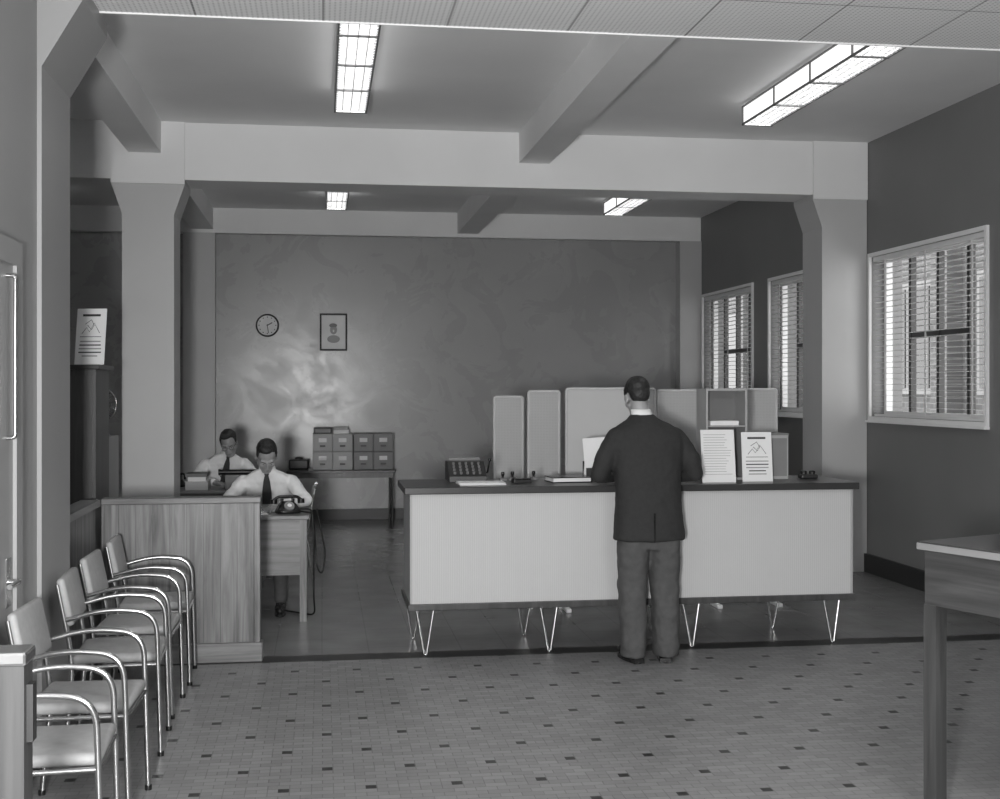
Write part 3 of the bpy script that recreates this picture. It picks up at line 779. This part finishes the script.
for s,xo,nm in ((-1,-.105,'shoe_left'),(1,.103,'shoe_right')):
    b=MB(); b.T=Matrix.Translation((xo,0,0))@Matrix.Rotation(R(-12*s),4,'Z')
    b.ell((0,.06,.045),(.044,.13,.040),M_shoe); b.ell((0,-.055,.045),(.036,.045,.04),M_shoe); b.loft([(0,0,.04,.043,.145),(.015,0,.04,.043,.145)],M_shoe,32,2.2); b.box(-.034,.034,-.10,-.04,0,.03,M_shoe)
    b.build(nm,parent=E)
b=MB(); b.loft([(1.50,-.012,.098,.078,.074),(1.545,-.02,.104,.066,.066),(1.566,-.024,.110,.061,.062)],M_shirt,28,2); b.build('shirt_collar',parent=E)
head(E,(-.036,.155,1.638),22,4,0,(-.018,.10,1.50))
b=MB()
for s in (-1,1): hand(b,(s*.148,.325,1.120),(-.35*s,.9,-.06),(0,.05,1),1 if s<0 else -1,14)
organic(b,'hands',E,.004,1)
b=MB()
for s in (-1,1): b.cap((s*.165,.29,1.13),.036,(s*.152,.318,1.122),.034,M_shirt)
b.build('shirt_cuffs',parent=E)

def clerk(name,loc,rz,pitch,yaw,roll,hx=0,pen=True,glasses=False):
    E=empty(name,loc,R(rz))
    b=MB()
    b.loft([(.50,0,0,.165,.12),(.64,0,.025,.16,.115),(.78,0,.07,.178,.118),(.90,hx*.3,.13,.20,.118),(.98,hx*.5,.175,.205,.105),(1.035,hx*.7,.205,.145,.085),(1.075,hx*.8,.225,.068,.064)],M_shirt)
    for s in (-1,1):
        b.cap((s*.180+hx*.4,.175,.970),.060,(s*.295,.35,.842),.050,M_shirt); b.cap((s*.295,.35,.842),.050,(s*.13,.50,.822),.036,M_shirt)
    organic(b,'shirt',E,.009,5,.018,.07)
    b=MB(); b.loft([(.44,0,-.02,.18,.14),(.5,0,0,.18,.14),(.58,0,0,.165,.12)],M_trous)
    for s in (-1,1):
        b.cap((s*.09,.02,.53),.085,(s*.11,.44,.52),.068,M_trous); b.cap((s*.11,.44,.52),.066,(s*.11,.46,.11),.050,M_trous)
    organic(b,'trousers',E,.010,3,.01,.08)
    for s in (-1,1):
        b=MB(); b.ell((s*.11,.51,.045),(.042,.135,.042),M_shoe); b.loft([(0,s*.11,.51,.042,.138),(.014,s*.11,.51,.042,.138)],M_shoe,28,2.2); b.ell((s*.11,.45,.07),(.035,.045,.04),M_shoe); b.build('shoe_%s'%('left' if s<0 else 'right'),parent=E)
    b=MB(); b.loft([(1.035,hx*.8,.215,.080,.078),(1.07,hx*.85,.235,.066,.066),(1.098,hx*.9,.25,.060,.062)],M_shirt,28,2); b.build('shirt_collar',parent=E)
    b=MB(); b.ribbon([(hx*.85,.300,1.068),(hx*.8,.308,1.035),(hx*.7,.312,1.03),(hx*.5,.300,.98),(hx*.2,.268,.90),(0,.21,.80)],[.024,.034,.026,.05,.07,.075],.012,M_ink); b.build('necktie',parent=E)
    head(E,(hx,.335,1.175),pitch,yaw,roll,(hx*.8,.225,1.05),glasses=glasses)
    b=MB()
    for s in (-1,1): hand(b,(s*.115,.53,.818),(-.55*s,.8,-.05),(0,.05,1),1 if s<0 else -1,16)
    organic(b,'hands',E,.004,1)
    if pen:
        b=MB(); b.cap((.04,.60,.795),.002,(.09,.575,.90),.004,M_ink,8); b.build('pen',parent=E)
    return E
clerk('seated_clerk',(-.42,9.90,0),180,40,8,0)
clerk('seated_clerk.001',(-.97,12.22,0),180+12,28,-14,10,hx=-.03,glasses=True)

# ------------------------------------------------------------------ lights
def area(name,loc,target,size,power,sy=None):
    l=bpy.data.lights.new(name,'AREA'); l.energy=power; l.size=size
    if sy: l.shape='RECTANGLE'; l.size_y=sy
    o=bpy.data.objects.new(name,l); COL.objects.link(o); o.location=loc
    o.rotation_euler=(V(target)-V(loc)).to_track_quat('-Z','Y').to_euler(); return o
area('photographer_flash',(-.40,-.1,1.55),(1.3,9,2.4),.30,370)
area('unseen_lobby_fill',(1.8,1.5,3.45),(1.8,1.5,0),1.2,110,.4)  # unseen area lamp added to fill the foreground, no fixture modelled
w=bpy.data.worlds.new('sky'); scene.world=w; w.use_nodes=True
w.node_tree.nodes['Background'].inputs[0].default_value=(.9,.9,.9,1); w.node_tree.nodes['Background'].inputs[1].default_value=3.8

cam=bpy.data.cameras.new('camera'); co=bpy.data.objects.new('camera',cam); COL.objects.link(co)
co.location=(0,0,1.7); co.rotation_euler=(R(90),0,R(-8.235)); cam.sensor_fit='HORIZONTAL'; cam.sensor_width=36; cam.lens=44.28; cam.shift_y=-.0115; cam.clip_start=.05
scene.camera=co
scene.view_settings.view_transform='Standard'
